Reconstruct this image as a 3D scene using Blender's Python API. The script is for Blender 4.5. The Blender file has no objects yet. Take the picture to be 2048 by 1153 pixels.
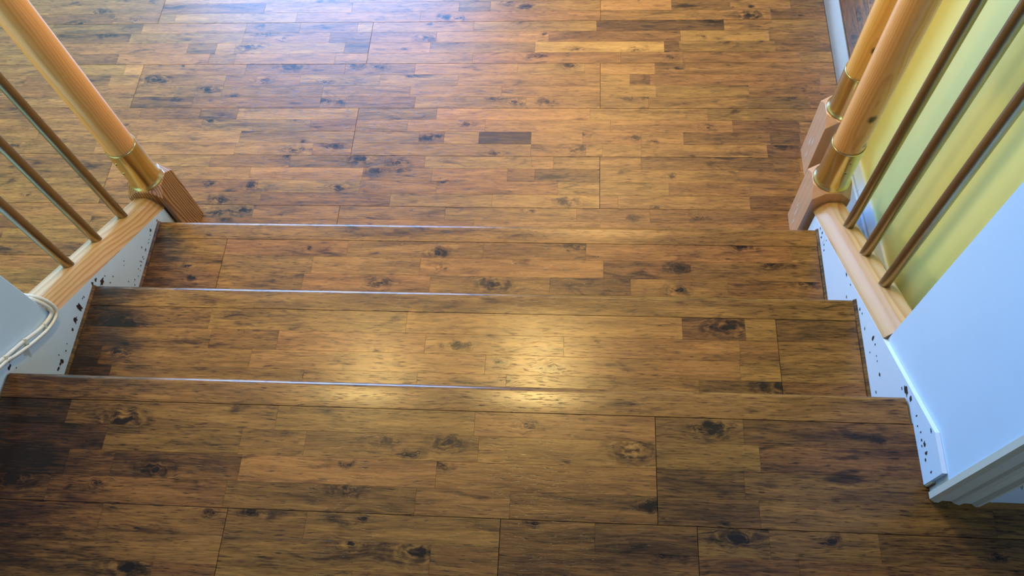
import bpy, bmesh, math, random
from mathutils import Vector, Matrix, noise
random.seed(7)
S = bpy.context.scene
C = S.collection
# ------------------------------------------------------------------ camera, world, lights, exposure
cam_data = bpy.data.cameras.new('camera'); cam = bpy.data.objects.new('camera', cam_data); C.objects.link(cam)
rx = Vector(((0.99681, 0.05145, -0.06108))); up = Vector(((-0.01810, 0.89050, 0.45461))); fw = Vector(((-0.07778, 0.45206, -0.88859)))
m = Matrix((rx, up, -fw)).transposed().to_4x4(); m.translation = Vector(((0.24722, -1.06678, 1.92497)))
cam.matrix_world = m
cam_data.sensor_width = 36; cam_data.lens = 1650 * 36 / 2048; cam_data.clip_start = 0.01
S.camera = cam
S.view_settings.view_transform = 'Standard'; S.view_settings.look = 'None'
S.view_settings.gamma = 1; S.view_settings.use_curve_mapping = False
S.view_settings.exposure = 0.0
S.cycles.max_bounces = 6; S.cycles.diffuse_bounces = 3; S.cycles.glossy_bounces = 3
S.cycles.sample_clamp_indirect = 4.0; S.cycles.use_denoising = True
S.cycles.caustics_reflective = False; S.cycles.caustics_refractive = False
world = bpy.data.worlds.new('sky'); S.world = world; world.use_nodes = True
bg = world.node_tree.nodes['Background']; bg.inputs[0].default_value = (0.45, 0.65, 1.0, 1); bg.inputs[1].default_value = 1.0

def area(name, loc, target, sx, sy, watts, col, shape='RECTANGLE', spread=180):
    d = bpy.data.lights.new(name, 'AREA'); d.shape = shape; d.size = sx; d.size_y = sy
    d.energy = watts; d.color = col; d.spread = math.radians(spread)
    o = bpy.data.objects.new(name, d); C.objects.link(o); o.location = loc
    o.rotation_euler = (Vector(target) - Vector(loc)).to_track_quat('-Z', 'Y').to_euler()
    return o
# daylight through the far window; two warm ceiling spots over the stairs; then fill lights added out of view
area('window_daylight', (-1.36, 3.10, 1.50), (-1.36, 0, 1.50), 1.84, 1.30, 375, (0.19, 0.43, 0.96))
area('ceiling_spot', (0.06, 0.52, 2.86), (0.06, 0.52, 0), 0.13, 0.13, 12, (1.0, 0.70, 0.25), 'DISK', 100)
area('ceiling_spot', (-0.80, 0.45, 2.86), (-0.80, 0.45, 0), 0.13, 0.13, 9, (1.0, 0.70, 0.25), 'DISK', 100)
area('hall_cool_fill', (2.04, -1.9, 1.75), (0, -1.9, 1.65), 0.9, 1.0, 17, (0.45, 0.70, 1.0))  # added cool fill for the left wall, no known window here
area('side_cool_fill', (2.04, 2.35, 1.30), (0, 2.0, 1.0), 0.8, 1.1, 30, (0.42, 0.68, 1.0))  # added to brighten the side step's edge and cool the left stringer
area('left_warm_fill', (-2.25, -0.33, 1.60), (0.9, 0.0, 0.35), 0.3, 0.3, 14, (1.0, 0.83, 0.42), 'DISK')  # added warm fill for the yellow wall and left posts, unseen source
area('lower_warm_fill', (0.35, 2.2, 2.86), (0.35, 2.2, 0), 0.9, 0.9, 31, (1.0, 0.62, 0.24), 'DISK', 110)  # added broad warm fill for the lower floor and yellow wall

# ------------------------------------------------------------------ node helpers and materials
class N:
    def __init__(s, name):
        s.m = bpy.data.materials.new(name); s.m.use_nodes = True
        s.t = s.m.node_tree; s.b = s.t.nodes['Principled BSDF']
    def n(s, typ, **kw):
        x = s.t.nodes.new('ShaderNode' + typ)
        for k, v in kw.items(): setattr(x, k, v)
        return x
    def l(s, a, b): s.t.links.new(a, b)
    def put(s, sock, v):
        if hasattr(v, 'is_output'): s.l(v, sock)
        elif v is not None: sock.default_value = v
    def math(s, op, a, b=None, c=None, clamp=False):
        x = s.n('Math', operation=op); x.use_clamp = clamp
        for i, v in enumerate((a, b, c)): s.put(x.inputs[i], v)
        return x.outputs[0]
    def vmath(s, op, a, b=None):
        x = s.n('VectorMath', operation=op)
        for i, v in enumerate((a, b)): s.put(x.inputs[i], v)
        return x.outputs['Value'] if op in ('LENGTH', 'DISTANCE', 'DOT_PRODUCT') else x.outputs[0]
    def noise(s, vec, scale, detail=3, rough=.55, dist=0, out=0):
        x = s.n('TexNoise'); s.put(x.inputs['Vector'], vec); x.inputs['Scale'].default_value = scale
        x.inputs['Detail'].default_value = detail; x.inputs['Roughness'].default_value = rough; x.inputs['Distortion'].default_value = dist
        return x.outputs[out]
    def ramp(s, fac, stops, interp='LINEAR'):
        x = s.n('ValToRGB'); r = x.color_ramp; r.interpolation = interp
        while len(r.elements) < len(stops): r.elements.new(.5)
        for e, (p, c) in zip(r.elements, stops): e.position = p; e.color = (*c, 1) if len(c) == 3 else c
        s.put(x.inputs[0], fac); return x.outputs[0]
    def step(s, v, lo, hi, a=0., b=1.):
        x = s.n('MapRange', interpolation_type='SMOOTHSTEP'); s.put(x.inputs[0], v)
        for i, k in enumerate((lo, hi, a, b)): x.inputs[i + 1].default_value = k
        return x.outputs[0]
    def mix(s, fac, a, b, blend='MIX'):
        x = s.n('Mix', data_type='RGBA', blend_type=blend); s.put(x.inputs[0], fac); s.put(x.inputs[6], a); s.put(x.inputs[7], b)
        return x.outputs[2]
    def xyz(s, x, y, z):
        c = s.n('CombineXYZ')
        for i, v in enumerate((x, y, z)): s.put(c.inputs[i], v)
        return c.outputs[0]
    def sep(s, v):
        x = s.n('SeparateXYZ'); s.put(x.inputs[0], v); return x.outputs
    def bump(s, h, strength, dist=.001):
        x = s.n('Bump'); x.inputs['Strength'].default_value = strength; x.inputs['Distance'].default_value = dist
        s.put(x.inputs['Height'], h); s.l(x.outputs[0], s.b.inputs['Normal'])
    def fin(s, col=None, rough=None, metal=None, spec=None, coat=None, coat_rough=None):
        for k, v in (('Base Color', col), ('Roughness', rough), ('Metallic', metal), ('Specular IOR Level', spec), ('Coat Weight', coat), ('Coat Roughness', coat_rough)):
            s.put(s.b.inputs[k], v)
        return s.m
def rgb(*c): return (*c, 1)

def stained_wood():
    k = N('stained_hardwood')
    p = k.n('TexCoord').outputs['Object']
    rnd = k.n('ObjectInfo').outputs['Random']
    px, py, pz = k.sep(p)
    off = k.math('MULTIPLY', rnd, 41.0)
    q0 = k.xyz(k.math('ADD', px, off), k.math('ADD', py, k.math('MULTIPLY', rnd, 17.3)), pz)
    warp = k.math('MULTIPLY_ADD', k.noise(q0, 7, 2), .014, -.007)
    dark = None; ringsum = None; bend = warp
    for i in range(3):
        a = k.n('Attribute', attribute_type='OBJECT', attribute_name='knot%d' % i)
        kx, ky, kr = k.sep(a.outputs['Vector'])
        dx = k.math('MULTIPLY', k.math('SUBTRACT', px, kx), .46)
        dy = k.math('SUBTRACT', py, ky)
        wob = k.math('MULTIPLY_ADD', k.noise(q0, 60, 3), .024, -.012)
        r = k.math('SQRT', k.math('ADD', k.math('MULTIPLY', dx, dx), k.math('MULTIPLY', dy, dy)))
        d = k.math('DIVIDE', k.math('ADD', r, wob), k.math('MAXIMUM', kr, .001))
        mask = k.step(d, 1.35, .1)
        core = k.step(d, .34, .12)
        rings = k.math('MULTIPLY', k.math('MULTIPLY', k.math('SINE', k.math('MULTIPLY', d, 17)), .20), k.step(d, 1.1, .3))
        has = k.step(kr, .002, .004)
        blot = k.math('MULTIPLY', mask, k.step(k.noise(q0, 42, 3), .36, .62))
        e = k.math('MULTIPLY', has, k.math('ADD', k.math('ADD', k.math('MULTIPLY', blot, .62), k.math('MULTIPLY', core, .45)), rings))
        dark = e if dark is None else k.math('ADD', dark, e)
        bend = k.math('MULTIPLY_ADD', k.math('MULTIPLY', has, mask), k.math('MULTIPLY', dy, -.75), bend)
    gy = k.math('ADD', py, bend)
    gx = k.math('ADD', px, off)
    figure = k.noise(k.xyz(k.math('MULTIPLY', gx, 4.0), k.math('MULTIPLY', k.math('ADD', gy, k.math('MULTIPLY', rnd, 9)), 38), 0), 1.0, 4, .6, .6)
    blotch = k.noise(k.xyz(k.math('MULTIPLY', gx, 9.0), k.math('MULTIPLY', gy, 30), 3.1), 1.0, 3, .6, .9)
    fine = k.noise(k.xyz(k.math('MULTIPLY', gx, 22), k.math('MULTIPLY', gy, 360), 1.7), 1.0, 4, .68)
    pore = k.noise(k.xyz(k.math('MULTIPLY', gx, 42), k.math('MULTIPLY', gy, 520), 5.2), 1.0, 2, .5)
    porem = k.step(pore, .57, .70)
    tone = k.n('Attribute', attribute_type='OBJECT', attribute_name='tone').outputs['Fac']
    v = k.math('ADD', k.math('MULTIPLY', tone, .56), .14)
    v = k.math('ADD', v, k.math('MULTIPLY_ADD', figure, .58, -.27))
    v = k.math('SUBTRACT', v, k.math('MULTIPLY', k.step(blotch, .54, .80), .26))
    v = k.math('ADD', v, k.math('MULTIPLY_ADD', fine, .62, -.31))
    v = k.math('SUBTRACT', v, k.math('MULTIPLY', porem, .24))
    v = k.math('SUBTRACT', v, k.math('MULTIPLY', dark, .42))
    sv = k.sep(k.n('Attribute', attribute_type='OBJECT', attribute_name='left_dark').outputs['Vector'])
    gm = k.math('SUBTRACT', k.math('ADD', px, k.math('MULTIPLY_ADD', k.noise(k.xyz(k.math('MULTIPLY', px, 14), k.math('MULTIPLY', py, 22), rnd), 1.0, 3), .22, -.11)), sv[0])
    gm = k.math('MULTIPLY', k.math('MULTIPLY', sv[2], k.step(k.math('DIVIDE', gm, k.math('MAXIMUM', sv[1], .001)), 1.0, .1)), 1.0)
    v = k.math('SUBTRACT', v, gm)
    col = k.ramp(v, [(0.0, (.010, .004, .0015)), (.2, (.058, .025, .006)), (.42, (.200, .092, .015)), (.68, (.40, .192, .030)), (1.0, (.64, .36, .075))])
    hue = k.n('HueSaturation'); k.put(hue.inputs['Hue'], k.math('MULTIPLY_ADD', rnd, .013, .4865)); k.put(hue.inputs['Saturation'], .97); k.l(col, hue.inputs['Color'])
    k.bump(k.math('SUBTRACT', k.math('MULTIPLY', fine, .5), porem), .20, .0005)
    return k.fin(hue.outputs[0], k.math('ADD', k.math('MULTIPLY_ADD', fine, .10, .20), k.n('Attribute', attribute_type='OBJECT', attribute_name='wear').outputs['Fac']), 0, .36)
WOOD = stained_wood()

def pine(name, light, dark, freq, contrast, rough=.28, axis='Z', centre=(.03, -.06, 0), knots=()):
    k = N(name)
    p = k.n('TexCoord').outputs['Object']
    rnd = k.n('ObjectInfo').outputs['Random']
    x, y, z = k.sep(p)
    long_, a, b = {'Z': (z, x, y), 'Y': (k.math('SUBTRACT', k.math('MULTIPLY', y, .844), k.math('MULTIPLY', z, .536)), x, k.math('ADD', k.math('MULTIPLY', y, .536), k.math('MULTIPLY', z, .844)))}[axis]
    w = k.math('MULTIPLY_ADD', k.noise(k.xyz(k.math('MULTIPLY', a, 6), k.math('MULTIPLY', b, 6), k.math('MULTIPLY_ADD', long_, 1.6, k.math('MULTIPLY', rnd, 9))), 1.0, 3), .05, -.025)
    da = k.math('ADD', k.math('SUBTRACT', a, centre[0]), w); db = k.math('ADD', k.math('SUBTRACT', b, centre[1]), w)
    r = k.math('SQRT', k.math('ADD', k.math('MULTIPLY', da, da), k.math('MULTIPLY', db, db)))
    saw = k.math('FRACT', k.math('MULTIPLY', r, freq))
    ring = k.math('MULTIPLY', k.step(saw, .25, .86), k.step(saw, 1.0, .93))
    fine = k.noise(k.xyz(k.math('MULTIPLY', a, 500), k.math('MULTIPLY', b, 500), k.math('MULTIPLY', long_, 14)), 1.0, 2)
    f = k.math('ADD', k.math('MULTIPLY', ring, contrast), k.math('MULTIPLY_ADD', fine, .3, -.15))
    col = k.mix(k.math('MINIMUM', k.math('MAXIMUM', f, 0.), 1.), rgb(*light), rgb(*dark))
    for (kx, ky, kz, kr) in knots:
        d = k.vmath('LENGTH', k.vmath('MULTIPLY', k.vmath('SUBTRACT', p, (kx, ky, kz)), (1, 1, .75)))
        d = k.math('ADD', d, k.math('MULTIPLY_ADD', k.noise(p, 160, 2), .006, -.003))
        col = k.mix(k.step(d, kr, kr * .3), col, rgb(.075, .026, .010))
    k.bump(fine, .08, .0004)
    return k.fin(col, rough, 0, .5, .35, .12)

def paint(name, col, rough, bump=.05, coat=0., dirt=None):
    k = N(name)
    p = k.n('NewGeometry').outputs['Position']
    n1 = k.noise(p, 260, 2); n2 = k.noise(p, 7, 4)
    c = k.mix(k.step(n2, .35, .75, 0, .35), rgb(*col), rgb(*(v * .90 for v in col)))
    if dirt:
        sc = k.noise(k.vmath('MULTIPLY', p, (30, 30, 9)), 1.0, 3)
        c = k.mix(k.step(sc, .70, .74, 0, .5), c, rgb(*dirt))
    k.bump(n1, bump, .001)
    return k.fin(c, rough, 0, .5, coat, .1)

def metal(name, col, rough, aniso=False, tarnish=None):
    k = N(name)
    p = k.n('TexCoord').outputs['Object']
    n = k.noise(k.vmath('MULTIPLY', p, (60, 60, 9)), 1.0, 3)
    c = k.mix(k.step(n, .35, .7, 0, .6), rgb(*col), rgb(*(tarnish or col)))
    k.bump(k.noise(k.vmath('MULTIPLY', p, (900, 900, 30)), 1.0, 2), .04, .0003)
    return k.fin(c, k.math('MULTIPLY_ADD', n, .14, rough - .05), 1.0)

def plain(name, col, rough):
    k = N(name); p = k.n('TexCoord').outputs['Object']
    c = k.mix(k.noise(p, 40, 3), rgb(*(v * .8 for v in col)), rgb(*col))
    return k.fin(c, rough)

M_POST = pine('varnished_pine', (.88, .40, .13), (.66, .25, .06), 190, .55, .24, 'Z', (.02, -.09, 0))
M_POST_K = {}
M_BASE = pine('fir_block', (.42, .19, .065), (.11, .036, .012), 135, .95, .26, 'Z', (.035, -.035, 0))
M_BASE_LIT = pine('fir_block_window_lit', (.60, .33, .185), (.40, .18, .085), 55, .22, .24, 'Z', (-.03, -.035, 0))  # lighter fir for the right blocks, window light put into the colour
M_RAIL = pine('pine_base_rail', (.56, .34, .155), (.40, .18, .060), 120, .75, .26, 'Y', (.02, -.03, 0))
M_BRASS = metal('brushed_brass', (.80, .66, .30), .22, tarnish=(.66, .53, .24))
M_COPPER = metal('aged_copper', (.38, .31, .18), .32, tarnish=(.26, .205, .13))
M_WHITE = paint('white_gloss_paint', (.63, .73, .84), .38, .04, 0, (.45, .44, .42))
M_WALLW = paint('white_wall_paint', (.54, .67, .80), .55, .05, 0, (.60, .60, .60))
M_YELLOW = paint('yellow_wall_paint', (.96, .86, .29), .30, .05)
M_PALE = paint('pale_green_paint', (.62, .66, .36), .6)
M_CEIL = paint('ceiling_paint', (.56, .50, .40), .8)
M_HALL = paint('hall_paint', (.38, .32, .25), .8)
M_IVORY = paint('ivory_gloss_paint', (.62, .60, .50), .35, .06, 0, (.30, .22, .12))
M_CHIP = plain('bare_dark_wood', (.035, .012, .009), .7)
M_STAIN = plain('brown_smear', (.54, .52, .48), .6)
M_DARK = plain('dark_gap', (.030, .016, .009), .8)
M_CABLE = plain('white_pvc', (.70, .68, .60), .42)
M_CLIP = plain('grey_clip', (.20, .19, .18), .5)
M_SCREW = plain('screw_recess', (.06, .045, .03), .4)
M_RAW = plain('raw_brown_wood', (.16, .085, .04), .7)
M_SCUFF = plain('pale_scuff', (.72, .70, .70), .6)
M_GREY = plain('grey_lacquered_wood', (.17, .16, .165), .20)
M_GLASS = N('window_glass'); M_GLASS.b.inputs['Transmission Weight'].default_value = 1; M_GLASS.b.inputs['Roughness'].default_value = 0
M_GLASS.fin(rgb(.95, .98, 1)); M_GLASS = M_GLASS.m

# ------------------------------------------------------------------ mesh helpers
WL = {}
def link(name, me, loc, parent, mat, smooth=None):
    o = bpy.data.objects.new(name, me); C.objects.link(o)
    if mat and not me.materials: me.materials.append(mat)
    WL[o] = Vector(loc)
    if parent: o.parent = parent; o.location = Vector(loc) - WL[parent]
    else: o.location = loc
    if smooth is not None:
        me.polygons.foreach_set('use_smooth', [True] * len(me.polygons)); me.set_sharp_from_angle(angle=math.radians(smooth))
    return o
def obj(name, bm, mat, parent=None, origin=None, smooth=None):
    bmesh.ops.recalc_face_normals(bm, faces=bm.faces)
    co = [v.co for v in bm.verts]
    if origin is None:
        origin = Vector([(min(c[i] for c in co) + max(c[i] for c in co)) / 2 for i in range(3)])
    origin = Vector(origin)
    for v in bm.verts: v.co -= origin
    me = bpy.data.meshes.new(name); bm.to_mesh(me); bm.free()
    return link(name, me, origin, parent, mat, smooth)
def empty(name, loc, label=None, cat=None, kind=None, group=None):
    o = bpy.data.objects.new(name, None); C.objects.link(o); o.location = loc; WL[o] = Vector(loc)
    o.empty_display_size = .05
    return tag(o, label, cat, kind, group)
def tag(o, label=None, cat=None, kind=None, group=None):
    for k, v in (('label', label), ('category', cat), ('kind', kind), ('group', group)):
        if v: o[k] = v
    return o
def add_box(bm, a, b, bev=0):
    vs = [bm.verts.new((x, y, z)) for x in (a[0], b[0]) for y in (a[1], b[1]) for z in (a[2], b[2])]
    fs = [bm.faces.new([vs[i] for i in f]) for f in ((0, 1, 3, 2), (4, 6, 7, 5), (0, 4, 5, 1), (2, 3, 7, 6), (0, 2, 6, 4), (1, 5, 7, 3))]
    if bev:
        es = list({e for f in fs for e in f.edges})
        bmesh.ops.bevel(bm, geom=es, offset=bev, segments=1, affect='EDGES', clamp_overlap=True)
    return bm
def box(a, b, bev=0): return add_box(bmesh.new(), a, b, bev)
def prism(pts, axis, lo, hi, bm=None):
    """pts: 2-D outline in the two other axes (in x,y,z order), extruded along axis from lo to hi"""
    bm = bm or bmesh.new()
    def P(u, v, w): return {'x': (w, u, v), 'y': (u, w, v), 'z': (u, v, w)}[axis]
    A = [bm.verts.new(P(u, v, lo)) for u, v in pts]; B = [bm.verts.new(P(u, v, hi)) for u, v in pts]
    bm.faces.new(A); bm.faces.new(B[::-1])
    for i in range(len(pts)):
        j = (i + 1) % len(pts); bm.faces.new((A[i], B[i], B[j], A[j]))
    return bm
def lathe(x, y, prof, n=40):
    bm = bmesh.new(); rings = []
    for r, z in prof: rings.append([bm.verts.new((x + r * math.cos(2 * math.pi * i / n), y + r * math.sin(2 * math.pi * i / n), z)) for i in range(n)])
    for a, b in zip(rings, rings[1:]):
        for i in range(n): bm.faces.new((a[i], a[(i + 1) % n], b[(i + 1) % n], b[i]))
    bm.faces.new(rings[0]); bm.faces.new(rings[-1]); return bm
def tube(path, r, n=10, ry=None):
    pts = [Vector(p) for p in path]
    fine = []
    for i in range(len(pts) - 1):                       # Catmull-Rom
        p0, p1, p2, p3 = pts[max(i - 1, 0)], pts[i], pts[i + 1], pts[min(i + 2, len(pts) - 1)]
        for k in range(6):
            t = k / 6
            fine.append(.5 * ((2 * p1) + (p2 - p0) * t + (2 * p0 - 5 * p1 + 4 * p2 - p3) * t * t + (3 * p1 - p0 - 3 * p2 + p3) * t ** 3))
    fine.append(pts[-1]); bm = bmesh.new(); rings = []
    for i, p in enumerate(fine):
        d = (fine[min(i + 1, len(fine) - 1)] - fine[max(i - 1, 0)]).normalized()
        s = d.cross(Vector((1, 0.01, 0))).normalized(); t = s.cross(d).normalized()
        rings.append([bm.verts.new(p + s * r * math.cos(2 * math.pi * k / n) + t * (ry or r) * math.sin(2 * math.pi * k / n)) for k in range(n)])
    for a, b in zip(rings, rings[1:]):
        for i in range(n): bm.faces.new((a[i], a[(i + 1) % n], b[(i + 1) % n], b[i]))
    bm.faces.new(rings[0]); bm.faces.new(rings[-1]); return bm
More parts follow.
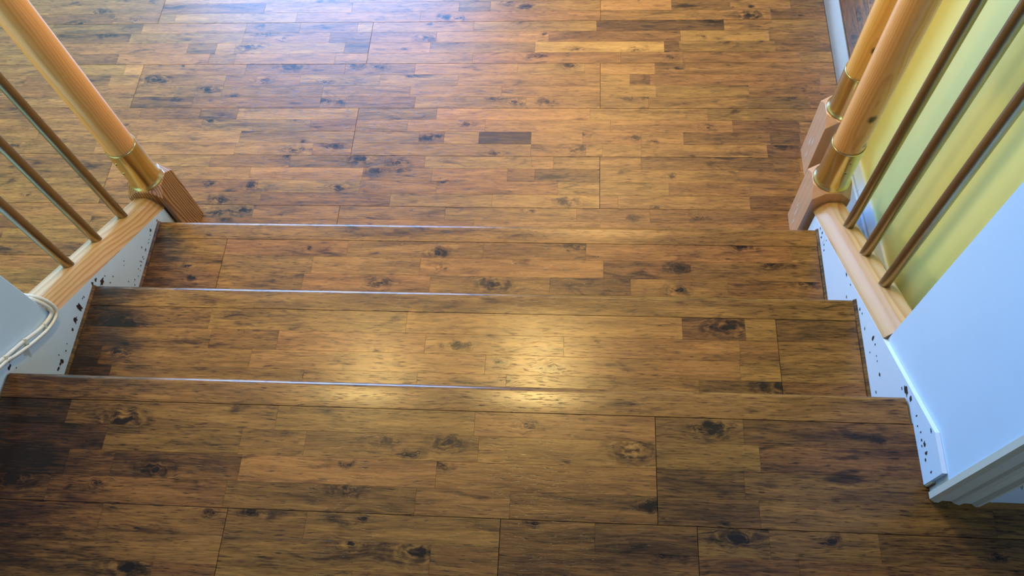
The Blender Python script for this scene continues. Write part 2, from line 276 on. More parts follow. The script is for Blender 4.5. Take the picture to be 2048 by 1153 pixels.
# stave rows: (kind, y0, y1, [(end x, tone)], [(knot x, y, radius)])
ROWS = [
('f',0.032,0.0754,[(-0.629,0.4),(0.039,0.45),(0.703,0.4)],[]),
('f',0.0754,0.1187,[(-1.343,0.3),(-1.134,0.5),(-0.452,0.45),(0.308,0.5)],[]),
('f',0.1187,0.162,[(-0.813,0.5),(-0.666,0.42),(-0.397,0.5),(-0.119,0.45),(0.244,0.5),(0.443,0.45),(0.828,0.35)],[(-0.783,0.136,0.02),(-0.7,0.142,0.02),(0.393,0.132,0.014),(0.57,0.137,0.014)]),
('f',0.162,0.2053,[(-1.122,0.5),(-0.654,0.45),(-0.279,0.4),(0.009,0.5),(0.308,0.65),(0.357,0.5),(0.713,0.55),(0.845,0.3)],[(-0.77,0.178,0.02),(0.205,0.186,0.014),(0.228,0.181,0.02)]),
('f',0.2053,0.2487,[(-1.126,0.45),(-0.67,0.45),(-0.371,0.5),(-0.151,0.45),(0.19,0.5),(0.308,0.5),(0.497,0.6),(0.85,0.45)],[(-0.812,0.234,0.014),(-0.685,0.228,0.02),(-0.435,0.224,0.02),(-0.134,0.244,0.014)]),
('f',0.2487,0.292,[(-1.131,0.4),(-0.701,0.55),(-0.369,0.65),(-0.168,0.45),(0.047,0.55),(0.125,0.4),(0.307,0.22),(0.69,0.5),(0.854,0.3)],[(-0.327,0.282,0.02),(-0.262,0.286,0.014)]),
('f',0.292,0.3353,[(-1.128,0.45),(-0.83,0.6),(-0.59,0.5),(-0.309,0.4),(-0.193,0.35),(0.114,0.55),(0.176,0.65),(0.307,0.45),(0.423,0.45),(0.787,0.28),(0.859,0.3)],[(-0.601,0.332,0.014),(-0.384,0.323,0.03),(-0.268,0.31,0.02)]),
('f',0.3353,0.3786,[(-1.195,0.45),(-0.764,0.6),(-0.53,0.6),(-0.418,0.6),(-0.371,0.35),(0.11,0.5),(0.267,0.55),(0.314,0.6),(0.424,0.55),(0.774,0.5),(0.863,0.2)],[(-0.582,0.354,0.02),(-0.464,0.367,0.02),(0.255,0.363,0.03),(0.818,0.38,0.02)]),
('f',0.3786,0.4219,[(-1.39,0.45),(-1.076,0.4),(-0.757,0.65),(-0.424,0.38),(-0.219,0.4),(-0.145,0.35),(-0.043,0.6),(0.109,0.02),(0.257,0.6),(0.424,0.5),(0.544,0.55),(0.785,0.3),(0.868,0.25)],[(-0.201,0.398,0.02),(-0.165,0.405,0.014),(0.26,0.412,0.014),(0.411,0.401,0.014)]),
('f',0.422,0.4653,[(-1.141,0.5),(-0.886,0.5),(-0.552,0.4),(-0.418,0.4),(-0.378,0.3),(-0.258,0.5),(-0.028,0.55),(0.336,0.65),(0.684,0.6),(0.872,0.25)],[(-0.861,0.465,0.02),(-0.598,0.464,0.014),(-0.084,0.449,0.014),(0.616,0.439,0.014)]),
('f',0.4653,0.5086,[(-1.442,0.4),(-1.089,0.45),(-0.9,0.4),(-0.783,0.33),(-0.418,0.62),(-0.175,0.4),(0.278,0.7),(0.616,0.6),(0.891,0.4)],[]),
('f',0.5086,0.5519,[(-1.101,0.5),(-0.934,0.35),(-0.535,0.38),(-0.458,0.45),(-0.245,0.38),(0.088,0.6),(0.307,0.6),(0.449,0.5),(0.733,0.5),(0.91,0.32)],[(-0.529,0.536,0.02),(-0.471,0.531,0.014),(-0.008,0.544,0.014),(0.06,0.533,0.02),(0.148,0.533,0.02),(0.39,0.546,0.014),(0.441,0.55,0.014)]),
('f',0.5519,0.5953,[(-1.104,0.5),(-1.0,0.6),(-0.849,0.5),(-0.534,0.4),(-0.264,0.5),(0.013,0.6),(0.277,0.6),(0.306,0.45),(0.471,0.6),(0.74,0.45),(0.943,0.4)],[(-0.898,0.579,0.02)]),
('f',0.5953,0.6386,[(-1.502,0.5),(-1.223,0.35),(-1.095,0.6),(-0.85,0.5),(-0.612,0.5),(-0.362,0.5),(-0.122,0.6),(0.262,0.6),(0.306,0.55),(0.395,0.6),(0.454,0.35),(0.948,0.5)],[(-1.076,0.619,0.03),(-0.731,0.618,0.02)]),
('f',0.6386,0.6819,[(-1.35,0.5),(-1.185,0.55),(-1.095,0.85),(-0.792,0.55),(-0.477,0.4),(-0.258,0.5),(0.057,0.65),(0.261,0.55),(0.306,0.6),(0.47,0.65),(0.953,0.42)],[(-0.646,0.674,0.03),(-0.448,0.674,0.02),(-0.368,0.667,0.02),(0.216,0.675,0.02)]),
('f',0.6819,0.7252,[(-1.388,0.5),(-1.221,0.33),(-0.921,0.6),(-0.836,0.4),(-0.515,0.6),(-0.404,0.55),(-0.084,0.6),(0.554,0.55),(0.899,0.45)],[(0.105,0.711,0.02)]),
('f',0.7252,0.7686,[(-1.427,0.5),(-1.001,0.55),(-0.907,0.4),(-0.845,0.7),(-0.491,0.6),(-0.402,0.33),(-0.22,0.7),(0.107,0.5),(0.5,0.88),(0.545,0.25),(0.83,0.45),(0.977,0.35)],[(-0.806,0.753,0.03),(0.224,0.741,0.014),(0.414,0.736,0.02)]),
('f',0.7686,0.8119,[(-1.457,0.5),(-1.204,0.35),(-0.828,0.5),(-0.545,0.6),(-0.408,0.35),(-0.204,0.5),(0.148,0.7),(0.551,0.38),(0.816,0.65),(0.982,0.35)],[(-1.289,0.814,0.02),(-0.759,0.808,0.02),(-0.693,0.786,0.014),(-0.232,0.789,0.02),(0.136,0.801,0.014)]),
('f',0.8119,0.8552,[(-1.48,0.5),(-1.173,0.4),(-0.827,0.6),(-0.649,0.4),(-0.462,0.42),(-0.409,0.6),(-0.09,0.6),(0.295,0.55),(0.539,0.2),(0.685,0.2),(0.831,0.5),(0.987,0.4)],[(0.648,0.852,0.02)]),
('f',0.8552,0.8985,[(-1.572,0.45),(-1.282,0.33),(-1.074,0.5),(-0.264,0.6),(0.306,0.6),(0.829,0.5),(0.992,0.4)],[(-0.178,0.875,0.02),(-0.142,0.868,0.02),(0.766,0.874,0.03)]),
('f',0.8985,0.9419,[(-1.516,0.5),(-1.085,0.5),(-0.781,0.35),(-0.143,0.6),(-0.042,0.4),(0.305,0.6),(0.528,0.8),(0.709,0.35),(0.892,0.45),(0.997,0.3)],[(-1.339,0.909,0.02),(0.012,0.934,0.02),(0.076,0.918,0.02)]),
('f',0.9419,0.9852,[(-1.181,0.5),(-0.505,0.55),(0.146,0.5),(0.619,0.45),(1.002,0.4)],[]),
('f',0.9852,1.0285,[(-1.367,0.5),(-0.679,0.55),(-0.017,0.5),(0.777,0.45),(1.008,0.4)],[]),
('b',-0.0978,-0.0535,[(-0.617,0.4),(-0.321,0.5),(0.018,0.5),(0.269,0.45),(0.756,0.5),(0.845,0.45)],[(-0.096,-0.083,0.02),(0.251,-0.06,0.02),(0.643,-0.054,0.02)]),
('b',-0.1466,-0.0978,[(-0.615,0.4),(-0.403,0.45),(-0.134,0.55),(0.311,0.6),(0.518,0.3),(0.84,0.35)],[(-0.085,-0.123,0.014),(0.493,-0.113,0.02),(0.71,-0.098,0.02)]),
('b',-0.1916,-0.1466,[(-0.618,0.38),(-0.419,0.4),(-0.105,0.55),(0.184,0.45),(0.375,0.28),(0.601,0.5),(0.834,0.4)],[(-0.233,-0.17,0.02),(0.487,-0.173,0.02),(0.788,-0.147,0.02),(0.053,-0.168,0.03)]),
('b',-0.295,-0.1916,[(-0.606,0.4),(-0.05,0.5),(0.825,0.5)],[]),
('a',-0.3765,-0.3316,[(-0.541,0.4),(-0.111,0.5),(0.467,0.58),(0.595,0.28),(0.617,0.5),(0.848,0.25)],[(-0.739,-0.372,0.03),(0.564,-0.347,0.03)]),
('a',-0.4215,-0.3765,[(-0.776,0.35),(-0.531,0.5),(-0.383,0.45),(-0.066,0.55),(0.223,0.62),(0.581,0.55),(0.618,0.5),(0.842,0.45)],[(-0.008,-0.403,0.014),(0.018,-0.4,0.014)]),
('a',-0.4644,-0.4215,[(-0.764,0.3),(-0.434,0.5),(0.063,0.6),(0.578,0.55),(0.618,0.5),(0.836,0.42)],[(-0.724,-0.437,0.014),(0.197,-0.448,0.02),(0.093,-0.437,0.014)]),
('a',-0.571,-0.4644,[(-0.731,0.2),(-0.314,0.48),(-0.075,0.5),(0.108,0.5),(0.495,0.5),(0.616,0.3),(0.825,0.35)],[(0.653,-0.475,0.03),(0.111,-0.475,0.014)]),
('l',-0.6474,-0.6005,[(-0.68,0.22),(-0.287,0.5),(0.072,0.5),(0.389,0.6),(0.539,0.45),(0.866,0.25)],[(-0.572,-0.64,0.03),(0.162,-0.626,0.014),(0.48,-0.625,0.02),(0.497,-0.615,0.014)]),
('l',-0.6943,-0.6474,[(-0.596,0.25),(-0.345,0.42),(-0.227,0.5),(0.082,0.5),(0.387,0.6),(0.563,0.4),(0.857,0.28)],[(-0.078,-0.66,0.014),(0.026,-0.662,0.02),(-0.033,-0.684,0.014),(0.349,-0.662,0.03)]),
('l',-0.7412,-0.6943,[(-0.655,0.12),(-0.569,0.33),(-0.336,0.22),(0.012,0.62),(0.388,0.58),(0.534,0.28),(0.857,0.33)],[(-0.488,-0.727,0.02),(0.017,-0.7,0.014)]),
('l',-0.7881,-0.7412,[(-0.675,0.4),(-0.353,0.42),(-0.019,0.35),(0.142,0.52),(0.391,0.28),(0.555,0.25),(0.926,0.4)],[(-0.733,-0.749,0.02),(-0.144,-0.745,0.02),(0.376,-0.755,0.014)]),
('l',-0.835,-0.7881,[(-0.565,0.4),(-0.338,0.42),(-0.203,0.38),(0.131,0.45),(0.285,0.32),(0.411,0.2),(0.567,0.3),(0.74,0.35),(1.0,0.28)],[(-0.302,-0.793,0.014),(0.512,-0.803,0.02)]),
('l',-0.8819,-0.835,[(-0.341,0.45),(0.015,0.42),(0.133,0.42),(0.409,0.22),(0.61,0.25),(0.989,0.3)],[(-0.007,-0.847,0.03),(-0.121,-0.84,0.014),(0.406,-0.832,0.014)]),
('l',-0.9288,-0.8819,[(-0.451,0.42),(-0.335,0.4),(-0.112,0.42),(0.136,0.4),(0.408,0.25),(0.681,0.3),(0.978,0.3)],[(-0.498,-0.892,0.03)]),
('l',-0.9757,-0.9288,[(-0.325,0.42),(0.139,0.4),(0.406,0.3),(0.967,0.3)],[]),
]
CHIPS_L = [(-0.0444,0.1997,0.0036,0.0036),(-0.0065,0.1855,0.0031,0.0016),(-0.0562,0.1959,0.0012,0.0012),(-0.0689,0.1956,0.0012,0.0013),(-0.0779,0.1937,0.0012,0.0012),(-0.1,0.197,0.0028,0.0019),(-0.1035,0.216,0.0023,0.0016),(-0.1211,0.1998,0.0018,0.0013),(-0.1239,0.1938,0.0014,0.0012),(-0.1345,0.1985,0.0016,0.0018),(-0.1443,0.1973,0.0016,0.0022),(-0.1365,0.2051,0.0012,0.0012),(-0.1573,0.2039,0.0012,0.0012),(-0.1565,0.194,0.0012,0.0012),(-0.1732,0.1951,0.0016,0.0012),(-0.1882,0.2054,0.0018,0.0012),(-0.205,0.228,0.0013,0.0019),(-0.1994,0.1992,0.0018,0.0012),(-0.1716,0.2698,0.0012,0.0012),(-0.1808,0.2647,0.0012,0.0012),(-0.24,0.323,0.0012,0.0018),(-0.2253,0.2929,0.0012,0.0015),(-0.2434,0.2962,0.0012,0.0018),(-0.2655,0.3511,0.0037,0.0036),(-0.2772,0.3581,0.0033,0.0029),(-0.2567,0.3266,0.0077,0.0051),(-0.3179,0.3717,0.0012,0.0025),(-0.3226,0.3752,0.0012,0.0014),(-0.3442,0.3757,0.0048,0.0091),(-0.3753,0.3749,0.0061,0.0049),(-0.396,0.3751,0.0028,0.0029),(-0.4313,0.3784,0.0012,0.0012),(-0.4456,0.3744,0.0016,0.0016),(-0.4629,0.3917,0.0012,0.0014),(-0.4697,0.3767,0.0035,0.0044),(-0.478,0.3787,0.0029,0.0024),(-0.488,0.3798,0.0035,0.0029),(-0.5406,0.5208,0.0048,0.0026),(-0.5347,0.502,0.0012,0.0012)]
CHIPS_R = [(-0.0132,0.1968,0.0025,0.002),(-0.0299,0.2047,0.0021,0.0033),(-0.0358,0.1946,0.0021,0.0033),(-0.0633,0.2051,0.0016,0.0033),(-0.0746,0.2002,0.0016,0.0033),(-0.0628,0.2244,0.0016,0.0013),(-0.203,0.3205,0.0034,0.0024),(-0.2353,0.3344,0.002,0.0015),(-0.2474,0.3009,0.002,0.0021),(-0.3079,0.3654,0.0025,0.0034),(-0.321,0.3741,0.0015,0.0017),(-0.3554,0.3753,0.0024,0.0019),(-0.3921,0.4099,0.0028,0.0059),(-0.4072,0.4153,0.0017,0.0021),(-0.4101,0.3831,0.0014,0.0014),(-0.4299,0.4133,0.0012,0.0013),(-0.4404,0.4126,0.0012,0.0013),(-0.4685,0.4139,0.0032,0.0032),(-0.4926,0.3822,0.0022,0.0019),(-0.5397,0.521,0.0081,0.0048),(-0.5583,0.5331,0.0044,0.0036),(-0.5297,0.5044,0.0023,0.0012),(-0.5931,0.5444,0.0012,0.0028),(-0.6104,0.5413,0.0013,0.0019),(-0.6234,0.5492,0.0013,0.0018),(-0.6362,0.5472,0.0021,0.0023),(-0.6455,0.5558,0.0033,0.003),(-0.6457,0.5444,0.0017,0.0014),(-0.6608,0.5562,0.002,0.0038),(-0.6704,0.5489,0.002,0.0029),(-0.6938,0.5616,0.0012,0.0022),(-0.6334,0.5892,0.0028,0.0016)]
# ------------------------------------------------------------------ measures (metres; stairs run along +y, downwards)
RISE, GO, HW = 0.1747, 0.2752, 0.825
LAND = 3 * RISE
def nose_line(y): return RISE - (RISE / GO) * y          # height of the line through the nosings

# ------------------------------------------------------------------ floors, treads: planks of glued staves
GAP = .00042
def left_dark(o, z):
    # wood darker towards the left stringer, fading out to the right
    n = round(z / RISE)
    o['left_dark'] = [-HW - WL[o].x, (.12, .20, .36)[n - 1], (.22, .26, .24)[n - 1]]
def stave(parent, x0, x1, y0, y1, z, tone, knots, th=.006):
    dz = random.uniform(-.00012, .00012)
    o = obj('stave', box((x0 + .0001, y0 + .00008, z - th), (x1 - .0001, y1 - .00008, z + dz), .0002), WOOD, parent)
    c = WL[o]; o['tone'] = tone; o['wear'] = .08 if z < .01 else 0.0
    if z > .01: left_dark(o, z)
    for i in range(3):
        o['knot%d' % i] = [knots[i][0] - c.x, knots[i][1] - c.y, knots[i][2]] if i < len(knots) else [0., 0., 0.]
    return o
def lay(parent, rows, z, butts, xlo, xhi, y0, y1, body=.016):
    """one plank course (several stave rows) cut at the butt joints"""
    cuts = [xlo] + [b for b in butts if xlo + .05 < b < xhi - .05] + [xhi]
    for a, b in zip(cuts, cuts[1:]):
        pl = obj('plank', box((a + GAP, y0 + GAP, z - body), (b - GAP, y1 - GAP, z - .0035)), M_DARK, parent)
        for (_, r0, r1, st, kn) in rows:
            e = sorted({round(v, 3) for v, _t in st if all(abs(v - c) > .045 for c in cuts)})
            edges = [a] + [v for v in e if a < v < b] + [b]
            fine = [edges[0]]
            for v in edges[1:]:
                while v - fine[-1] > .62: fine.append(fine[-1] + random.uniform(.28, .48))
                fine.append(v)
            for u, v in zip(fine, fine[1:]):
                mid = (u + v) / 2
                tone = next((t for xe, t in st if mid < xe + .02), None)
                if tone is None or mid < st[0][0] - .6: tone = random.uniform(.36, .56)
                g0 = u + (GAP if u == a else 0); g1 = v - (GAP if v == b else 0)
                ks = [k for k in kn if u < k[0] < v][:3]
                if not ks and v - u > .12 and random.random() < .22:
                    ks = [(random.uniform(u + .02, v - .02), random.uniform(r0, r1), random.uniform(.006, .013))]
                stave(pl, max(g0, a + GAP), min(g1, b - GAP), max(r0, y0 + GAP), min(r1, y1 - GAP), z, tone + random.uniform(-.03, .03), ks)
def rows_of(t): return [r for r in ROWS if r[0] == t]
def fill_row(tag_, y0, y1): return (tag_, y0, y1, [(5.0, .45)], [])

FL = empty('floor', (0, 1.2, 0), kind='structure')
ST = .1733 / 4
f_rows = rows_of('f')                                      # strip -3 .. 19
def strip(i):
    for r in f_rows:
        if abs(r[1] - (.162 + i * ST)) < .002: return r
    return fill_row('f', round(.162 + i * ST, 4), round(.162 + (i + 1) * ST, 4))
for p in range(-3, 8):
    rs = [strip(p * 4 + j) for j in range(4)]
    y0, y1 = rs[0][1], rs[3][2]
    even = p % 2 == 0
    butts = [-2.56, -1.127, .307] if even else [-1.847, -.413, 1.02]
    if p == -1: butts = [-1.853, -.419, 1.02]
    if y1 <= .01: lay(FL, rs, 0, butts, -2.4, -.868, y0, y1)
    else: lay(FL, rs, 0, butts, -2.4, .985 if y0 < .3 else .9935, max(y0, -.011), y1)
obj('subfloor', box((-2.45, -.55, -.12), (1.0, 3.15, -.0165)), M_DARK, FL)
obj('subfloor', box((-2.45, 1.53, -.0165), (.99, 3.15, -.001)), WOOD, FL)['tone'] = .45

def nosing(parent, y, z, x0, x1, tone, depth=.0515):
    r = .0115; pts = []
    pts += [(y - depth + .0007, z), (y - r, z)]
    pts += [(y - r + r * math.sin(a), z - r + r * math.cos(a)) for a in [math.radians(15 * i) for i in range(1, 7)]]
    pts += [(y, z - .016)]
    pts += [(y - .006, z - .022), (y - depth + .0007, z - .022)]
    o = obj('nosing', prism(pts, 'x', x0, x1), WOOD, parent, smooth=40)
    o['tone'] = tone; o['wear'] = -.02
    for i in range(3): o['knot%d' % i] = [0., 0., 0.]
    if z > .01: left_dark(o, z)
    return o

# upper landing: a floor of its own at the head of the stairs
UP = empty('floor', (0, -1.6, LAND), kind='structure')
lr = rows_of('l')
y_hi = -2 * GO - .0515
for course, butts in ((lr[:4], [.3885]), (lr[4:8], [-.342, .128, .452])):
    y0, y1 = course[3][1], min(course[0][2], y_hi)
    lay(UP, course, LAND, butts, -HW, 2.09, y0, y1)
yb = lr[7][1]
for k in range(3):
    rs = [fill_row('l', yb - (j + 1) * .0469, yb - j * .0469) for j in range(4)]
    lay(UP, rs, LAND, [-.4, .7] if k % 2 else [.1, 1.3], -HW, 2.09, rs[3][1], rs[0][2]); yb = rs[3][1]
obj('subfloor', box((-HW, -3.0, LAND - .2), (2.09, -.5732, LAND - .0165)), M_DARK, UP)
obj('subfloor', box((-HW, -3.0, LAND - .0165), (2.09, yb - .002, LAND - .001)), WOOD, UP)['tone'] = .4
# landing boards to the right, behind the wall end, in line with the first course
nosing(UP, -2 * GO, LAND, -HW + .004, HW - .004, .47)

STAIR = empty('staircase', (0, -.2, 0), 'short flight of dark brown wooden stairs with scuffed white stringers between two landings', 'stairs')
for n, tg, tone in ((0, 'b', .47), (1, 'a', .46)):
    z = (n + 1) * RISE; y = -n * GO
    rs = rows_of(tg)
    tb = {'b': [-.633, .0 + 5], 'a': [.658]}[tg]
    nosing(STAIR, y, z, -HW + .004, HW - .004, tone)
    rs2 = [(t, r0, y - .0515 if i == 0 else r1, s, k) for i, (t, r0, r1, s, k) in enumerate(rs)]
    lay(STAIR, rs2, z, tb, -HW + .004, HW - .006, rs[-1][1], y - .0515)
    obj('tread', box((-HW, y - GO - .02, z - .03), (HW, y - .015, z - .0225)), M_DARK, STAIR)
    for sx in (-1, 1):
        pts = [(sx * HW, z), (sx * HW, z + .006), (sx * (HW - .002), z + .006), (sx * (HW - .0055), z + .002), (sx * (HW - .006), z)]
        o = obj('edge_bead', prism(pts, 'y', y - GO - .018, y - .004), WOOD, STAIR); o['tone'] = .18
for n in range(3):
    y = -n * GO - .02
    o = obj('riser', box((-HW, y - .016, n * RISE + (.0 if n else 0)), (HW, y, (n + 1) * RISE - .0222)), WOOD, STAIR); o['tone'] = .45

def chips(parent, sx, data):
    rest = bmesh.new()
    def blob(bm, y, z, w, h):
        n = 11; x0 = sx * (HW - .0001); x1 = sx * (HW - .0005)
        ph = random.uniform(0, 6)
        P = []
        for i in range(n):
            a = 2 * math.pi * i / n
            f = random.uniform(.55, 1.35)
            u, v = math.cos(a) * w * f, math.sin(a) * h * f
            P.append((y + u, z + v))
        prism(P, 'x', min(x0, x1), max(x0, x1), bm)
    for (y, z, w, h) in data:
        w *= 1.3; h *= 1.25
        if max(w, h) > .0055:
            b = bmesh.new(); blob(b, y, z, w, h); obj('paint_chip', b, M_CHIP, parent)
        else: blob(rest, y, z, w, h)
    tag(obj('chipped_speckle', rest, M_CHIP, parent), kind='stuff')
LIFT = .020
for sx, data, dy in ((-1, CHIPS_L, 0), (1, CHIPS_R, 0)):
    yt = -.64; zt = nose_line(yt) + LIFT
    end = -.706 if sx > 0 else -1.3
    pts = [(.040, .0), (.040, nose_line(.040) + LIFT), (yt, zt), (end, zt), (end, LAND + .0005)]
    pts += [(-.60, LAND + .0005), (-.60, 0)]
    xs = sorted((sx * HW, sx * (HW + (.0055 if sx < 0 else .0076))))
    bm = prism(pts, 'x', *xs)
    st = obj('stringer', bm, M_WHITE, STAIR)
    ce = -.39 if sx < 0 else -.414
    core = [(.040, .0), (.040, nose_line(.040) + LIFT), (ce, nose_line(ce) + LIFT), (ce, 0)]
    obj('stringer_core', prism(core, 'x', *sorted((sx * (HW + .0078), sx * (HW + .034)))), M_WHITE, STAIR)
    chips(st, sx, data)
    if sx < 0:
        P = [(-.5060, .4930), (-.5015, .4960), (-.4965, .4925), (-.4925, .4945), (-.4890, .4900), (-.4900, .4830), (-.4935, .4790), (-.4955, .4730), (-.4990, .4690), (-.5005, .4750), (-.4985, .4800), (-.5020, .4860)]
        obj('smear', prism(P, 'x', -HW, -HW + .0004), M_STAIN, st)
    if sx > 0:   # ragged broken end of the board by the architrave
        for k in range(5):
            yy = -.703 - .002 * k; h = random.uniform(.004, .03)
            obj('broken_end', box((HW + .001 + .004 * k, yy - .006, LAND + .001), (HW + .008 + .004 * k, yy, LAND + h), .0012), M_RAW if k % 2 else M_IVORY, st)

# ------------------------------------------------------------------ balustrades
def newel(root, cx, cy, half, base_mat, post_mat, screws=(), scuffs=()):
    h, low, cut = .236, .208, .029
    b = half
    bm = bmesh.new()
    T = [(-b + cut, -b), (b - cut, -b), (b, -b + cut), (b, b - cut), (b - cut, b), (-b + cut, b), (-b, b - cut), (-b, -b + cut)]
    top = [bm.verts.new((cx + x, cy + y, h)) for x, y in T]
    cor = [bm.verts.new((cx + x, cy + y, low)) for x, y in ((b, -b), (b, b), (-b, b), (-b, -b))]
    bot = [bm.verts.new((cx + x, cy + y, 0)) for x, y in ((b, -b), (b, b), (-b, b), (-b, -b))]
    bm.faces.new(top); bm.faces.new(bot[::-1])
    for i in range(4):
        p, q = top[(2 * i + 1) % 8], top[(2 * i + 2) % 8]
        bm.faces.new((p, cor[i], q))
        j = (i + 1) % 4; s = top[(2 * i + 3) % 8]
        bm.faces.new((q, cor[i], bot[i], bot[j], cor[j], s))
    bmesh.ops.bevel(bm, geom=[e for e in bm.edges], offset=.0009, segments=1, affect='EDGES')
    nb = obj('newel_base', bm, base_mat, root)
    for (dy, z, ln, wd) in scuffs:           # pale scrapes down the face beside the floor
        P = [(cy + dy - wd, z), (cy + dy, z - ln * .5), (cy + dy + wd * .7, z - ln * .1), (cy + dy + wd * .4, z + ln * .5), (cy + dy - wd * .3, z + ln * .35)]
        obj('scuff', prism(P, 'x', cx - b - .0003, cx - b + .0005), M_SCUFF, nb)
    F = [(.0445, .2362), (.0445, .2375), (.0425, .2415), (.0400, .2450), (.0388, .252), (.0385, .300), (.0385, .372), (.0382, .3745), (.0372, .3755), (.0362, .3745), (.0362, .371)]
    fe = obj('ferrule', lathe(cx, cy, F, 48), M_BRASS, root, smooth=40)
    for ang, z in screws:
        d = Vector((math.cos(ang), math.sin(ang), 0)); c = Vector((cx, cy, z)) + d * .0386
        bm = bmesh.new()
        bmesh.ops.create_cone(bm, cap_ends=True, segments=14, radius1=.0042, radius2=.0034, depth=.0016, matrix=Matrix.Translation(c) @ d.to_track_quat('Z', 'Y').to_matrix().to_4x4())
        s = obj('screw', bm, M_BRASS, fe)
        bm = bmesh.new()
        for rot in (0, math.pi / 2):
            t = bmesh.new(); add_box(t, (-.0026, -.0006, .0004), (.0026, .0006, .0012))
            t.transform(Matrix.Translation(c) @ d.to_track_quat('Z', 'Y').to_matrix().to_4x4() @ Matrix.Rotation(rot + .6, 4, 'Z'))
            me = bpy.data.meshes.new('t'); t.to_mesh(me); t.free(); bm.from_mesh(me); bpy.data.meshes.remove(me)
        o = obj('screw_recess', bm, M_SCREW, fe)
    P = [(.0355, .30), (.0355, 1.16), (.033, 1.165)]
    return obj('newel_post', lathe(cx, cy, P, 48), post_mat, root, origin=(cx, cy, .70), smooth=40)

RAILTOP = .044
def balustrade(sx, root, cy, feet, y_low, y_up, base_mat, post_mat, screws, scuffs=()):
    newel(root, sx * .855, cy, .0455, base_mat, post_mat, screws, scuffs)
    prof = [(0, 0), (.003, .010), (.0150, .0350), (.0245, RAILTOP), (.058, RAILTOP), (.064, .038), (.064, .0)]
    bm = bmesh.new()
    A = []; B = []
    for u, v in prof:
        x = sx * (HW + u)
        A.append(bm.verts.new((x, y_low, nose_line(y_low) + LIFT + v))); B.append(bm.verts.new((x, y_up, nose_line(y_up) + LIFT + v)))
    bm.faces.new(A); bm.faces.new(B)
    for i in range(len(A)):
        j = (i + 1) % len(A); bm.faces.new((A[i], A[j], B[j], B[i]))
    bmesh.ops.bevel(bm, geom=[e for e in bm.edges if abs(e.verts[0].co.y - e.verts[1].co.y) > .1], offset=.0008, segments=1, affect='EDGES')
    rail = obj('base_rail', bm, M_RAIL, root, smooth=14)
    for y in feet:
        z = nose_line(y) + LIFT + RAILTOP
        top = nose_line(y) + .93
        P = [(.0112, z - .008), (.0112, top)]
        obj('baluster', lathe(sx * .8625, y, P, 24), M_COPPER, root, smooth=40)
    bm = bmesh.new(); A = []; B = []
    for k in range(20):
        a = 2 * math.pi * k / 20; u, v = .030 * math.cos(a), .026 * math.sin(a)
        A.append(bm.verts.new((sx * .8625 + u, cy + .02, nose_line(cy + .02) + .945 + v))); B.append(bm.verts.new((sx * .8625 + u, -.50, nose_line(-.50) + .945 + v)))
    bm.faces.new(A); bm.faces.new(B)
    for i in range(20): bm.faces.new((A[i], A[(i + 1) % 20], B[(i + 1) % 20], B[i]))
    obj('handrail', bm, M_RAIL, root, smooth=40)
BL = empty('balustrade', (-.855, -.1, 0), 'balustrade left of the stairs, with copper rods on a sloping pine base rail', 'balustrade')
balustrade(-1, BL, .0895, (-.047, -.1526, -.2548), .044, -.394, M_BASE,
           pine('varnished_pine_left', (.88, .40, .13), (.66, .25, .06), 190, .5, .24, 'Z', (.02, -.09, 0), [(-.028, -.022, -.17, .013), (-.030, -.018, -.02, .010)]),
           [(math.radians(-112), .343), (math.radians(-112), .305)])
BR = empty('balustrade', (.855, -.1, 0), 'balustrade right of the stairs, with copper rods before the yellow wall', 'balustrade')
balustrade(1, BR, .1055, (-.052, -.163, -.274), .060, -.412, M_BASE_LIT,
           pine('varnished_pine_right', (.88, .40, .13), (.66, .25, .06), 190, .5, .24, 'Z', (-.02, -.09, 0), [(.006, -.034, -.20, .013), (.022, -.026, -.30, .009)]),
           [(math.radians(-82), .347), (math.radians(-82), .309)], [(.006, .075, .05, .0022), (.012, .098, .022, .0018), (-.004, .045, .03, .0018)])
NP = empty('newel_post', (.911, .3185, 0), 'pine newel post in a brass socket, farther of the two on the right', 'newel post')
newel(NP, .911, .3185, .0455, M_BASE_LIT,
      pine('varnished_pine_far', (.90, .43, .10), (.70, .29, .06), 190, .45, .22, 'Z', (-.02, -.09, 0), [(-.006, -.035, -.225, .013)]), [], [(.010, .085, .045, .0022), (-.008, .105, .040, .0022), (-.002, .045, .035, .0020)])

# ------------------------------------------------------------------ walls and trim
TOP = 2.92
def struct(name, bm, mat, parent=None, **kw):
    o = obj(name, bm, mat, parent, **kw)
    if not parent: o['kind'] = 'structure'
    return o
WLEFT = struct('wall_left', box((-.98, -3.0, 0), (-.831, -.394, TOP), .002), M_WALLW)
bm = prism([(.833, -.4145), (1.05, -.4145), (1.05, -.6), (2.2, -.6), (2.2, -.7185), (.833, -.7185)], 'z', LAND + .0004, TOP)
add_box(bm, (.833, -.57, 0), (1.05, -.4145, LAND + .0004))
WRIGHT = struct('wall_right', bm, M_WALLW)
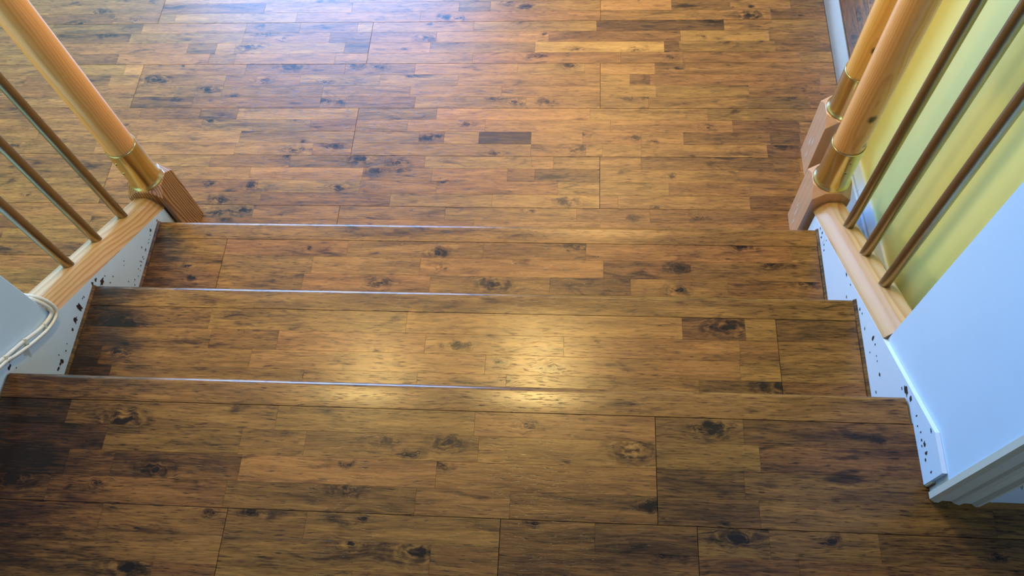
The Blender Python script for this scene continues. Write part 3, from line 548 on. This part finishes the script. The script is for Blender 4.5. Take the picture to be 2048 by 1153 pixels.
# yellow wall, a little out of square, with a tall white skirting
A_, B_ = Vector((.9625, .362)), Vector((1.020, -.43))
def ywall(off): 
    d = (B_ - A_).normalized(); n = Vector((-d.y, d.x)) if (-d.y * -1 + 0) < 0 else Vector((d.y, -d.x))
    if n.x > 0: n = -n
    return A_ + n * off, B_ + n * off
a0, b0 = ywall(0); a1, b1 = ywall(-.10); s1, t1 = ywall(.018); s2, t2 = ywall(.010)
WY = struct('wall_yellow_side', prism([tuple(a0), tuple(b0), tuple(b1), tuple(a1)], 'z', 0, TOP), M_YELLOW)
bm = bmesh.new()
sk = [(0, 0), (.018, 0), (.018, .088), (.0145, .094), (.0165, .099), (.0165, .108), (.009, .124), (.006, .130), (0, .130)]
A = []; B = []
for u, z in sk:
    p, q = ywall(u); A.append(bm.verts.new((p.x, p.y, z))); B.append(bm.verts.new((q.x, q.y, z)))
bm.faces.new(A); bm.faces.new(B)
for i in range(len(sk)): bm.faces.new((A[i], A[(i + 1) % len(sk)], B[(i + 1) % len(sk)], B[i]))
struct('baseboard_right', bm, M_WHITE)
# architrave and skirting on the landing side of the right wall
yw = -.7185
ar = [(.829, 0), (.829, -.011), (.835, -.016), (.842, -.0165), (.848, -.013), (.862, -.0135), (.866, -.017), (.874, -.0195), (.882, -.016), (.893, -.0165), (.899, -.0215), (.906, -.0205), (.908, -.014), (.908, 0)]
struct('trim_1', prism([(x, yw + d) for x, d in ar], 'z', LAND + .004, 2.6), M_IVORY)
struct('trim_2', box((.908, yw - .008, LAND + .001), (.919, yw, 2.6)), M_RAW)
bb = [(yw, LAND + .001), (yw - .012, LAND + .001), (yw - .012, LAND + .112), (yw - .019, LAND + .114), (yw - .019, LAND + .121), (yw - .013, LAND + .124), (yw - .010, LAND + .140), (yw - .004, LAND + .150), (yw, LAND + .150)]
struct('baseboard_back', prism(bb, 'x', .9195, 2.1), M_WHITE)
# rest of the rooms
struct('wall_lower_left', box((-2.5, -.6, -.1), (-.985, -.5, TOP)), M_PALE)
struct('wall_far_left', box((-2.55, -.6, -.1), (-2.45, 3.3, TOP)), M_PALE)
struct('wall_back', box((-.98, -3.1, 0), (2.2, -3.0, TOP)), M_HALL)
bm = bmesh.new()
for a, c in (((2.1, -3.1, -.6), (2.2, -2.4, TOP)), ((2.1, -1.4, -.6), (2.2, 1.9, TOP)), ((2.1, 2.8, -.6), (2.2, 3.3, TOP)), ((2.1, 1.9, -.6), (2.2, 2.8, .70)), ((2.1, 1.9, 1.90), (2.2, 2.8, TOP)), ((2.1, -2.4, -.6), (2.2, -1.4, 1.2)), ((2.1, -2.4, 2.3), (2.2, -1.4, TOP))): add_box(bm, a, c)
struct('wall_far_right', bm, M_HALL)
bm = bmesh.new()
for a, c in (((2.12, -2.4, 1.2), (2.18, -2.35, 2.3)), ((2.12, -1.45, 1.2), (2.18, -1.4, 2.3)), ((2.12, -2.35, 1.2), (2.18, -1.45, 1.25)), ((2.12, -2.35, 2.25), (2.18, -1.45, 2.3))): add_box(bm, a, c)
w2 = struct('hall_fill_window', bm, M_WHITE)  # unseen frame added to go with the cool hall fill
obj('pane', box((2.148, -2.35, 1.25), (2.153, -1.45, 2.25)), M_GLASS, w2)
wx0, wx1, wz0, wz1 = -2.29, -.43, .84, 2.16
bm = bmesh.new()
for a, b in (((-2.55, 3.15, -.1), (wx0, 3.27, TOP)), ((wx1, 3.15, -.6), (2.2, 3.27, TOP)), ((wx0, 3.15, -.1), (wx1, 3.27, wz0)), ((wx0, 3.15, wz1), (wx1, 3.27, TOP))): add_box(bm, a, b)
struct('wall_far', bm, M_PALE)
bm = bmesh.new()
for a, b in (((wx0, 3.17, wz0), (wx0 + .06, 3.24, wz1)), ((wx1 - .06, 3.17, wz0), (wx1, 3.24, wz1)), ((wx0, 3.17, wz0), (wx1, 3.24, wz0 + .06)), ((wx0, 3.17, wz1 - .06), (wx1, 3.24, wz1)), ((-1.39, 3.17, wz0), (-1.33, 3.24, wz1))): add_box(bm, a, b)
wf = struct('window_1', bm, M_WHITE)
obj('pane', box((wx0 + .06, 3.20, wz0 + .06), (-1.39, 3.206, wz1 - .06)), M_GLASS, wf)
obj('pane', box((-1.33, 3.20, wz0 + .06), (wx1 - .06, 3.206, wz1 - .06)), M_GLASS, wf)
bm = bmesh.new()
for a, c in (((2.12, 1.9, .70), (2.18, 1.95, 1.90)), ((2.12, 2.75, .70), (2.18, 2.8, 1.90)), ((2.12, 1.95, .70), (2.18, 2.75, .75)), ((2.12, 1.95, 1.85), (2.18, 2.75, 1.90))): add_box(bm, a, c)
w3 = struct('side_fill_window', bm, M_WHITE)  # unseen frame added to go with the cool side fill
obj('pane', box((2.148, 1.95, .75), (2.153, 2.75, 1.85)), M_GLASS, w3)
struct('ceiling', box((-2.55, -3.1, TOP), (2.2, 3.3, TOP + .1)), M_CEIL)

# ------------------------------------------------------------------ step down at the far right of the lower floor
SS = empty('staircase', (1.2, 1.3, -.17), 'wooden step down at the far right edge of the lower floor, behind the posts', 'step')
r = .0085
pts = [(.9945, .0004), (1.047 - r, .0004)] + [(1.047 - r + r * math.sin(a), -r + r * math.cos(a)) for a in [math.radians(15 * i) for i in range(1, 7)]] + [(1.047, -.016), (1.041, -.022), (.9945, -.022)]
bm = prism(pts, 'y', .37, 3.1)
o = obj('nosing', bm, M_GREY, SS, smooth=40); o.rotation_euler = (0, 0, 0)
o = obj('riser', box((1.001, .37, -.17), (1.018, 3.1, -.0222)), WOOD, SS); o['tone'] = .4
for x0, x1 in ((1.018, 1.115), (1.115, 1.29), (1.29, 1.465)):
    pl = obj('plank', box((x0 + GAP, .37, -.186), (x1 - GAP, 3.1, -.1735)), M_DARK, SS)
    n = 4 if x1 - x0 > .15 else 2; w = (x1 - x0 - 2 * GAP) / n
    for k in range(n):
        yy = .37
        while yy < 3.1:
            L = min(random.uniform(.25, .5), 3.1 - yy)
            bm = box((yy + .0002, -(x0 + GAP + (k + 1) * w) + .0001, -.1765), (yy + L - .0002, -(x0 + GAP + k * w) - .0001, -.17), .0003)
            c = Vector((yy + L / 2, -(x0 + GAP + (k + .5) * w), -.17325))
            o = obj('stave', bm, WOOD, pl, origin=c)
            wl = Vector((-c.y, c.x, c.z)); WL[o] = wl; o.location = wl - WL[pl]; o.rotation_euler = (0, 0, math.pi / 2)
            o['tone'] = random.uniform(.32, .46)
            for i in range(3): o['knot%d' % i] = [random.uniform(-.1, .1), random.uniform(-.02, .02), random.uniform(.008, .02) if i == 0 else 0.]
            yy += L
o = obj('subfloor', box((1.0, .37, -.30), (2.09, 3.14, -.187)), M_DARK, SS)

# ------------------------------------------------------------------ cables clipped along the left stringer
xw = -HW
c1 = [(-.905, -.3885, .506), (-.870, -.3885, .511), (-.845, -.3885, .505), (-.831, -.389, .490), (-.8225, -.392, .468), (-.8235, -.404, .4575), (-.826, -.4395, .4720), (-.826, -.4826, .5065), (-.826, -.5223, .5350), (-.826, -.60, .5905), (-.826, -.66, .612), (-.826, -1.2, .612)]
c2 = [(-.905, -.3820, .500), (-.870, -.3815, .508), (-.842, -.3815, .503), (-.824, -.382, .484), (-.8175, -.388, .455), (-.819, -.4031, .4478), (-.8205, -.4353, .4580), (-.8205, -.4797, .4895), (-.8215, -.5173, .5205), (-.8215, -.5377, .5395), (-.8215, -.60, .578), (-.8215, -.66, .605), (-.8215, -1.2, .605)]
T1 = tag(obj('cable', tube(c1, .0042), M_CABLE, smooth=60), 'white cable clipped tight along the top of the left stringer, upper of two', 'cable', group='cables on the left stringer')
T2 = tag(obj('cable', tube(c2, .0036), M_CABLE, smooth=60), 'white cable sagging just below its twin on the left stringer, lower of two', 'cable', group='cables on the left stringer')
for (y, z) in ((-.4293, .4648), (-.4805, .5055), (-.5313, .5405)):
    a = math.atan2(.635, -1)
    bm = box((-.0015, -.0022, -.0075), (.0062, .0022, .0062), .001)
    bm.transform(Matrix.Translation((-.8255, y, z)) @ Matrix.Rotation(-math.atan(.70), 4, 'X'))
    obj('cable_clip', bm, M_CABLE, T1)
    bm = bmesh.new(); bmesh.ops.create_cone(bm, cap_ends=True, segments=8, radius1=.0016, radius2=.0016, depth=.004, matrix=Matrix.Translation((-.8215, y - .003, z - .0085)) @ Matrix.Rotation(math.pi / 2, 4, 'Y'))
    obj('clip_nail', bm, M_CLIP, T1)
